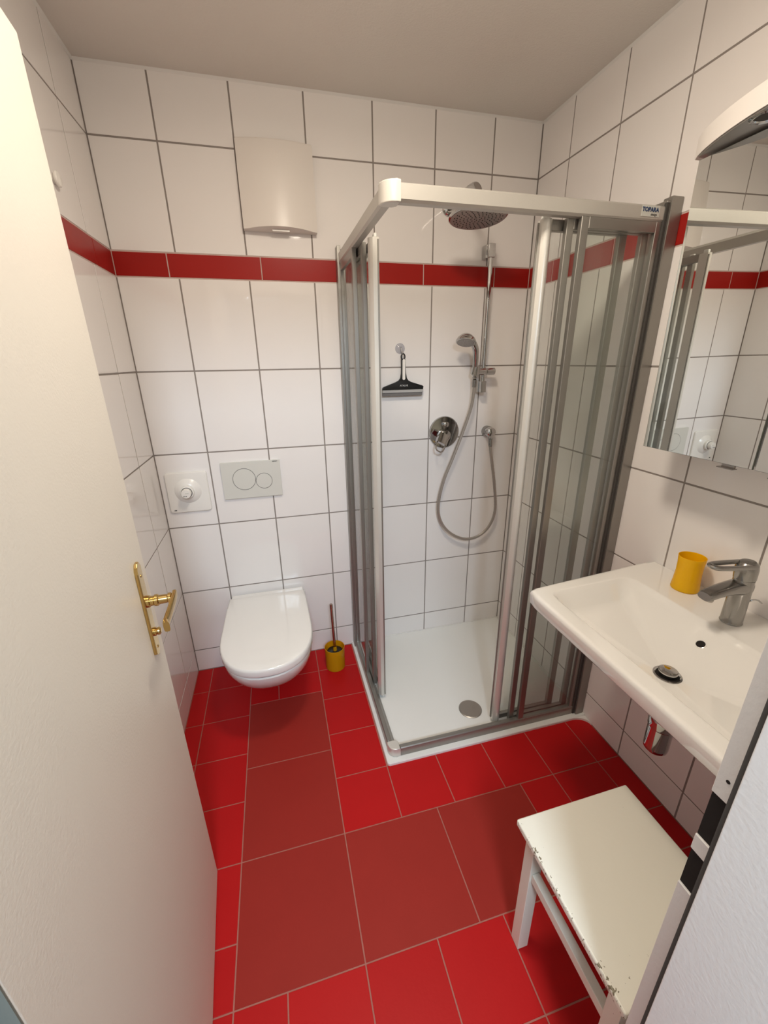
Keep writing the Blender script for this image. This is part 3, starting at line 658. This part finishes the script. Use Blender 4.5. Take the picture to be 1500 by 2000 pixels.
text_mesh('lettering', 'AEB', 0.0060, Matrix.Translation((0.046, -0.0131, 0.8725)) @ TXY, M['black'], vb, bold=0.0003)

rh = empty('robe_hook', (0, -0.378, 1.945), 'small white hook on the left wall beside the door', 'hook')
bm = B(); lathe(bm, [(0.013, 0), (0.0125, 0.004), (0.0175, 0.007), (0.0185, 0.011), (0.016, 0.014), (0.001, 0.016)], (0.0004, -0.378, 1.945), (1, 0, 0), 28); finish('hook_disc', bm, M['plastic'], rh)

# ================================================================ TOILET
TCX = 0.3865
def dloop(z, w, yf, yb=-0.0006, k=20, p=2.35, wb=None):
    """D outline: back edge straight at yb, sides straight, rounded front reaching yf"""
    wb = w if wb is None else wb
    ys = yf + w * 1.28; out = [Vector((TCX - wb, yb, z)), Vector((TCX - (wb + w) / 2, (yb * 0.7 + ys * 0.3), z)), Vector((TCX - w, ys, z))]
    for i in range(1, k):
        t = PI * i / k; c, s = math.cos(t), math.sin(t)
        out.append(Vector((TCX - w * math.copysign(abs(c) ** (2 / p), c), ys - (ys - yf) * abs(s) ** (2 / p), z)))
    out += [Vector((TCX + w, ys, z)), Vector((TCX + (wb + w) / 2, (yb * 0.7 + ys * 0.3), z)), Vector((TCX + wb, yb, z))]
    return out
to = empty('toilet', (TCX, -0.3, 0.085), 'white wall-hung toilet with closed lid below the flush plate', 'toilet')
bm = B()
secs = [(0.370, 0.174, -0.577), (0.3765, 0.179, -0.587), (0.372, 0.1825, -0.592), (0.345, 0.1800, -0.585), (0.30, 0.171, -0.553), (0.255, 0.158, -0.508), (0.21, 0.141, -0.455), (0.17, 0.121, -0.402), (0.142, 0.099, -0.360), (0.124, 0.078, -0.330), (0.114, 0.058, -0.312), (0.108, 0.048, -0.304), (0.098, 0.043, -0.296), (0.095, 0.028, -0.280)]
loft(bm, [dloop(z, w, yf, p=2.2) for z, w, yf in secs]); finish('bowl', bm, M['ceramic'], to, ang=60)
bm = B()
ld = [(0.3845, 0.182, -0.590), (0.384, 0.1845, -0.594), (0.390, 0.1865, -0.597), (0.408, 0.187, -0.598), (0.4165, 0.1845, -0.595), (0.4195, 0.179, -0.589), (0.4215, 0.150, -0.555), (0.4225, 0.08, -0.45)]
loft(bm, [dloop(z, w, yf, yb=-0.052 - (0.187 - w) * 0.6, p=2.3, wb=w - 0.010 if w > 0.16 else w) for z, w, yf in ld]); finish('lid', bm, M['ceramic'], to, ang=50)
bm = B(); box(bm, TCX - 0.168, TCX + 0.172, -0.0535, -0.012, 0.3805, 0.412, 0.005, 3); finish('hinge_cover', bm, M['ceramic'], to)
bm = B(); loft(bm, [dloop(z, w, -0.578, yb=-0.055, p=2.25) for z, w in ((0.3755, 0.168), (0.3855, 0.168))]); finish('lid_gap_shade', bm, M['darkgrey'], to)  # dark filler, paints the shade in the gap between lid and bowl

# brush in its holder
bx_, by_ = 0.6845, -0.152
bh = empty('toilet_brush_holder', (bx_, by_, 0), 'yellow translucent toilet brush holder on the floor by the shower', 'brush holder')
bm = B(); lathe(bm, [(0.046, 0.0), (0.048, 0.003), (0.0485, 0.06), (0.050, 0.118), (0.0505, 0.121), (0.048, 0.121), (0.0465, 0.06), (0.0455, 0.010), (0.001, 0.009)], (bx_, by_, 0), (0, 0, 1), 40); finish('cup', bm, M['yellowdeep'], bh)
bm = B(); lathe(bm, [(0.0350, 0.0), (0.0385, 0.01), (0.0385, 0.086), (0.034, 0.088), (0.001, 0.088)], (bx_, by_, 0.0105), (0, 0, 1), 32); finish('inner_liner', bm, M['black'], bh)
tb = empty('toilet_brush', (bx_, by_, 0.1), 'steel handled toilet brush standing in the yellow holder', 'toilet brush')
bm = B(); lathe(bm, [(0.0068, 0), (0.0068, 0.246), (0.0075, 0.248), (0.0075, 0.268), (0.006, 0.272)], (bx_ + 0.002, by_, 0.099), Vector((-0.020, 0.004, 1)), 18); finish('handle', bm, M['steel'], tb)
bm = B(); lathe(bm, [(0.010, 0), (0.009, 0.012), (0.007, 0.022)], (bx_ + 0.002, by_, 0.099), (0, 0, 1), 18); finish('handle_socket', bm, M['yellowdeep'], tb)

# ================================================================ WASHBASIN
BZ = 0.835; BCY = -1.283; DXc, DYc = 1.372, -1.283; NB = 96
ba = empty('washbasin', (RW, BCY, BZ), 'white rectangular ceramic washbasin fixed to the right wall', 'washbasin')
def ray_poly(poly, c, n=NB):
    out = []
    for i in range(n):
        a = 2 * PI * i / n; d = (math.cos(a), math.sin(a)); best = None
        for (x0, y0), (x1, y1) in zip(poly, poly[1:] + poly[:1]):
            ex, ey = x1 - x0, y1 - y0; den = d[0] * ey - d[1] * ex
            if abs(den) < 1e-12: continue
            t = ((x0 - c[0]) * ey - (y0 - c[1]) * ex) / den; s = ((x0 - c[0]) * d[1] - (y0 - c[1]) * d[0]) / den
            if t > 0 and -1e-6 <= s <= 1 + 1e-6: best = t if best is None else max(best, t)
        out.append((c[0] + d[0] * best, c[1] + d[1] * best))
    return out
def round_poly(pts, rs_, k=8):
    out = []
    n = len(pts)
    for i in range(n):
        p = Vector(pts[i]); a = Vector(pts[i - 1]); b = Vector(pts[(i + 1) % n]); r = rs_[i]
        u = (a - p).normalized(); v = (b - p).normalized(); ang = u.angle(v); L = r / math.tan(ang / 2)
        s, e = p + u * L, p + v * L
        for j in range(k + 1):
            t = j / k; q_ = (1 - t) ** 2 * s + 2 * t * (1 - t) * p + t * t * e; out.append((q_.x, q_.y))
    return out
def outer(i): # outline inset i
    return round_poly([(1.183 + i, BCY + 0.323 - i), (RW - 0.0006, BCY + 0.376 - i), (RW - 0.0006, BCY - 0.376 + i), (1.183 + i, BCY - 0.330 + i)], [0.030, 0.010, 0.010, 0.030])
def bowlo(i, r): return round_poly([(1.236 + i, BCY + 0.288 - i), (1.532 - i, BCY + 0.303 - i), (1.532 - i, BCY - 0.303 + i), (1.236 + i, BCY - 0.290 + i)], [r, r, r, r])
C_ = (DXc, DYc)
def lpz(poly, z): return [Vector((x, y, z)) for x, y in ray_poly(poly, C_)]
loops = [lpz(outer(0.045), BZ - 0.060), lpz(outer(0.012), BZ - 0.052), lpz(outer(0.002), BZ - 0.040), lpz(outer(0.0), BZ - 0.012), lpz(outer(0.002), BZ - 0.004), lpz(outer(0.007), BZ - 0.0005), lpz(outer(0.014), BZ), lpz(bowlo(-0.006, 0.040), BZ - 0.0005), lpz(bowlo(0.0, 0.040), BZ - 0.003), lpz(bowlo(0.005, 0.040), BZ - 0.010)]
BK = {}
inner = ray_poly(bowlo(0.005, 0.040), C_)
DZB = 0.748; TOPB = BZ - 0.010
def bprof(t, i): # 0 rim .. 1 drain; steep front wall, long side slopes, straight rear slope
    x, y = inner[i % NB]; fx = (x - 1.236) / 0.296
    if fx > 0.93: A, e = 0.0, 1.25
    elif fx < 0.07: A, e = 0.72, 1.5
    else: A, e = 0.42, 1.15
    st = min(1, t / 0.16); st = st * st * (3 - 2 * st)
    return TOPB - (TOPB - DZB) * (A * st + (1 - A) * (1 - (1 - t) ** e))
def bowlpt(i, t):
    x, y = inner[i % NB]; rdr = 0.024; a = 2 * PI * i / NB
    dx_, dy_ = C_[0] + rdr * math.cos(a), C_[1] + rdr * math.sin(a)
    return Vector((x + (dx_ - x) * t, y + (dy_ - y) * t, bprof(t, i)))
for k in range(1, 17): loops.append([bowlpt(i, k / 16) for i in range(NB)])
bm = B(); loft(bm, loops, cap0=False, cap1=True)
# underside bowl
un = [lpz(outer(0.045), BZ - 0.060)]
for k in range(1, 9):
    t = k / 8; un.append([Vector((p.x + (C_[0] - p.x) * t * 0.86, p.y + (C_[1] - p.y) * t * 0.86, BZ - 0.060 - 0.085 * math.sin(PI / 2 * t))) for p in un[0]])
for L in un[1:]:
    for p in L: p.x = min(p.x, RW - 0.0006)
loft(bm, un, cap0=False, cap1=True)
bmesh.ops.remove_doubles(bm, verts=bm.verts, dist=1e-5)
finish('basin_body', bm, M['ceramic'], ba, ang=85)
# overflow hole on the rear slope
i0 = 3; tt = 0.30; p0 = bowlpt(i0, tt); p1 = bowlpt(i0, tt + 0.04); p2 = bowlpt(i0 + 1, tt)
nrm = (p1 - p0).cross(p2 - p0).normalized(); nrm = nrm if nrm.z > 0 else -nrm
bm = B(); lathe(bm, [(0.0125, -0.004), (0.0125, 0.0012), (0.0105, 0.0016), (0.0100, 0.0006)], p0, nrm, 28, cap=False); ov = finish('overflow_ring', bm, M['ceramic'], ba)
bm = B(); lathe(bm, [(0.0102, -0.003), (0.0102, 0.0008)], p0, nrm, 28); finish('overflow_hole', bm, M['dark'], ba)
# pop-up drain
bm = B(); lathe(bm, [(0.031, 0.0002), (0.031, 0.0022), (0.0275, 0.0030), (0.0255, 0.0012)], (DXc, DYc, DZB), (0, 0, 1), 40, cap=False)
df = finish('drain_flange', bm, M['chrome'], ba)
bm = B(); lathe(bm, [(0.0255, 0.0005), (0.0255, 0.0012)], (DXc, DYc, DZB), (0, 0, 1), 40); finish('drain_gap', bm, M['dark'], ba)
bm = B(); lathe(bm, [(0.020, 0.0105), (0.0212, 0.0115), (0.0212, 0.0140), (0.019, 0.0155), (0.001, 0.0165)], (DXc, DYc, DZB), (0, 0, 1), 40); finish('drain_plug', bm, M['chrome'], ba)
bm = B(); lathe(bm, [(0.0195, 0.001), (0.0195, 0.0108)], (DXc, DYc, DZB), (0, 0, 1), 36); finish('plug_stem', bm, M['black'], ba)

# bottle trap under the basin
TXc, TYc = 1.392, -1.288
bt = empty('bottle_trap', (TXc, TYc, 0.5), 'chrome bottle trap hanging beneath the washbasin', 'trap')
bm = B(); lathe(bm, [(0.016, 0.0), (0.016, 0.074)], (TXc, TYc, 0.615), (0, 0, 1), 24); finish('tail_pipe', bm, M['chrome'], bt)
bm = B(); lathe(bm, [(0.028, 0.0), (0.031, 0.006), (0.031, 0.026), (0.028, 0.034), (0.018, 0.037)], (TXc, TYc, 0.582), (0, 0, 1), 32); finish('union_nut', bm, M['chrome'], bt)
bm = B(); lathe(bm, [(0.001, 0.0), (0.020, 0.002), (0.0275, 0.010), (0.029, 0.020), (0.029, 0.083)], (TXc, TYc, 0.502), (0, 0, 1), 32); finish('trap_cup', bm, M['chrome'], bt)
bm = B(); tube(bm, [(TXc + 0.020, TYc, 0.566), (1.5, TYc, 0.566), (RW - 0.001, TYc, 0.566)], 0.015, 16); finish('outlet_pipe', bm, M['chrome'], bt)
bm = B(); lathe(bm, [(0.032, 0), (0.030, 0.008), (0.016, 0.012)], (RW - 0.0005, TYc, 0.566), (-1, 0, 0), 28); finish('wall_rosette', bm, M['chrome'], bt)

# faucet
FX, FY = 1.594, -1.243
fa_ = empty('basin_faucet', (FX, FY, BZ), 'chrome single-lever mixer tap on the basin deck', 'faucet')
bm = B(); lathe(bm, [(0.0245, 0.0003), (0.0245, 0.002), (0.0235, 0.004), (0.0225, 0.105), (0.0220, 0.124)], (FX, FY, BZ), (0, 0, 1), 40); finish('body', bm, M['satin'], fa_)
bm = B(); lps = []
for k, (x, z, w, h) in enumerate([(FX + 0.010, 0.936, 0.0215, 0.020), (FX - 0.012, 0.938, 0.0225, 0.018), (FX - 0.035, 0.939, 0.0215, 0.014), (FX - 0.060, 0.938, 0.0205, 0.0110), (FX - 0.086, 0.935, 0.0200, 0.0105), (FX - 0.108, 0.931, 0.0190, 0.0105), (FX - 0.117, 0.928, 0.0160, 0.0085)]):
    lps.append([Vector((x + 0.25 * h * math.sin(a), FY + w * math.copysign(abs(math.cos(a)) ** 0.7, math.cos(a)), z + h * math.copysign(abs(math.sin(a)) ** 0.8, math.sin(a)))) for a in [2 * PI * j / 24 for j in range(24)]])
loft(bm, lps); finish('spout', bm, M['satin'], fa_)
bm = B(); lathe(bm, [(0.0125, 0.0), (0.0125, 0.010), (0.011, 0.012)], (FX - 0.102, FY, 0.926), (-0.15, 0, -1), 24); finish('aerator', bm, M['brushed'], fa_)
bm = B(); lathe(bm, [(0.0218, 0), (0.0218, 0.004)], (FX, FY, BZ + 0.123), (0, 0, 1), 32); finish('joint_ring', bm, M['dark'], fa_)
bm = B(); lathe(bm, [(0.0232, 0), (0.0235, 0.008), (0.0240, 0.026), (0.0225, 0.038), (0.016, 0.045), (0.001, 0.047)], (FX, FY, BZ + 0.1265), Vector((-0.10, 0, 1)), 40); finish('lever_cap', bm, M['satin'], fa_)
bm = B()
hz_ = BZ + 0.163
lpn = [(FX - 0.002, 0.017), (FX - 0.030, 0.0165), (FX - 0.070, 0.0155), (FX - 0.105, 0.0125), (FX - 0.118, 0.006)]
pth = [Vector((x, FY + w, hz_ + 0.10 * (FX - x))) for x, w in lpn] + [Vector((x, FY - w, hz_ + 0.10 * (FX - x))) for x, w in lpn[::-1]]
pth = spline(pth, 4); tube(bm, pth, 0.0060, 10)
finish('lever_loop', bm, M['satin'], fa_)
bm = B(); lathe(bm, [(0.0028, 0.0228), (0.0028, 0.0242)], (FX, FY, BZ + 0.145), Vector((-0.75, -0.65, 0)), 12); finish('screw_cap', bm, M['dark'], fa_)
bm = B(); tube(bm, spline([(FX + 0.032, FY - 0.004, BZ + 0.001), (FX + 0.032, FY - 0.004, BZ + 0.045), (FX + 0.036, FY - 0.008, BZ + 0.060), (FX + 0.044, FY - 0.016, BZ + 0.064), (FX + 0.050, FY - 0.024, BZ + 0.058)], 5), 0.0022, 8); finish('pop_up_rod', bm, M['chrome'], fa_)

# yellow tumbler
cx_, cy_ = 1.628, -1.083
cu = empty('tumbler', (cx_, cy_, BZ), 'yellow translucent plastic tumbler on the washbasin deck', 'cup')
bm = B(); lathe(bm, [(0.0345, 0.0004), (0.0360, 0.003), (0.0335, 0.030), (0.0320, 0.055), (0.0325, 0.080), (0.0345, 0.104), (0.0337, 0.1045), (0.0328, 0.104), (0.0310, 0.080), (0.0300, 0.055), (0.0318, 0.030), (0.0325, 0.008), (0.001, 0.007)], (cx_, cy_, BZ), (0, 0, 1), 40); finish('cup_wall', bm, M['yellow'], cu)

# ================================================================ MIRROR CABINET
MX = 1.531; MY0, MY1 = -0.930, -1.530; MZ0, MZ1 = 1.236, 1.908
mcb = empty('mirror_cabinet', (RW, (MY0 + MY1) / 2, MZ0), 'wall cabinet with mirrored doors above the washbasin', 'mirror cabinet')
bm = B(); box(bm, MX + 0.012, RW - 0.0006, MY1 + 0.003, MY0 - 0.003, MZ0 + 0.006, MZ1 - 0.002, 0.001, 1); finish('cabinet_body', bm, M['cabinet'], mcb, smooth=False)
tilt = math.radians(0.57)
piv = Vector((MX, 0, (MZ0 + MZ1) / 2))
TM = Matrix.Translation(piv) @ Matrix.Rotation(-tilt, 4, 'Y') @ Matrix.Translation(-piv)
for a0, a1 in ((MY0, -1.2265), (-1.2325, MY1)):
    bm = B(); box(bm, MX + 0.0005, MX + 0.0045, a1, a0, MZ0, MZ1, M=TM); md = finish('mirror_door', bm, M['mirroredge'], mcb, smooth=False)
    bm = B(); box(bm, MX - 0.0005, MX + 0.0004, a1 + 0.0008, a0 - 0.0008, MZ0 + 0.0008, MZ1 - 0.0008, M=TM); finish('mirror_glass', bm, M['mirror'], md, smooth=False)
    yc = -1.173 if a0 == MY0 else -1.285
    bm = B(); box(bm, MX - 0.006, MX + 0.010, yc - 0.019, yc + 0.019, MZ0 - 0.009, MZ0 - 0.0065, 0.0006, 1); box(bm, MX + 0.004, MX + 0.010, yc - 0.015, yc + 0.015, MZ0 - 0.008, MZ0 + 0.004, 0.0006, 1); finish('finger_pull', bm, M['satin'], md)
# arched light canopy
def arc(y): # front edge of the canopy
    u = (y + 1.23) / 0.318; return 1.533 - 0.091 * max(0, 1 - u * u) ** 0.86
ys = [-0.912 - 0.636 * k / 32 for k in range(33)]
cp = [(arc(y), y) for y in ys]
bm = B(); prism(bm, cp + [(1.600, ys[-1]), (1.600, ys[0])], 'z', 1.9155, 1.958, 0.001, 1)
finish('light_canopy', bm, M['cabinet'], mcb)
bm = B(); cp2 = [(arc(y) + 0.003, y) for y in ys[1:-1]]
prism(bm, cp2 + [(1.545, ys[-2]), (1.545, ys[1])], 'z', 1.9125, 1.9152); finish('canopy_shade', bm, M['shadegrey'], mcb, smooth=False)  # grey sheet, the shade under the canopy is in its colour
for y in (-1.103, -1.357):
    sy = y
    bm = B(); lathe(bm, [(0.029, 0), (0.029, 0.002), (0.025, 0.004), (0.021, 0.003), (0.020, 0.0005)], (1.486, sy, 1.9125), (0, 0, -1), 32, cap=False); sr = finish('spotlight_ring', bm, M['chrome'], mcb)
    bm = B(); lathe(bm, [(0.020, 0), (0.015, 0.0015), (0.001, 0.002)], (1.486, sy, 1.9124), (0, 0, -1), 28); finish('spotlight_lens', bm, M['darkgrey'], mcb)

# ================================================================ STOOL
sx, sy, sz = 1.129, -1.482, 0.450
st = empty('stool', (sx, sy, 0), 'small cream painted wooden stool with chipped paint, under the washbasin', 'stool', rz=math.radians(0.6))
def sfin(name, bm, m=None): return finish(name, bm, m or M['stool'], st, world=False)
HWx, HWy = 0.158, 0.163
bm = B(); box(bm, -HWx, HWx, -HWy, HWy, sz - 0.018, sz, 0.004, 3); sfin('seat', bm)
lx, ly, lw = HWx - 0.037, HWy - 0.032, 0.0155
for a in (-1, 1):
    for b in (-1, 1):
        bm = B(); box(bm, a * lx - lw, a * lx + lw, b * ly - lw, b * ly + lw, 0, sz - 0.0185, 0.002, 2); sfin('leg', bm)
for a in (-1, 1):
    bm = B(); box(bm, a * lx - 0.008, a * lx + 0.008, -ly + lw, ly - lw, sz - 0.060, sz - 0.0185, 0.0015, 1); sfin('apron', bm)
    bm = B(); box(bm, -lx + lw, lx - lw, a * ly - 0.008, a * ly + 0.008, sz - 0.060, sz - 0.0185, 0.0015, 1); sfin('apron', bm)
    bm = B(); box(bm, a * lx - 0.010, a * lx + 0.010, -ly + lw, ly - lw, 0.285, 0.312, 0.002, 2); sfin('stretcher', bm)
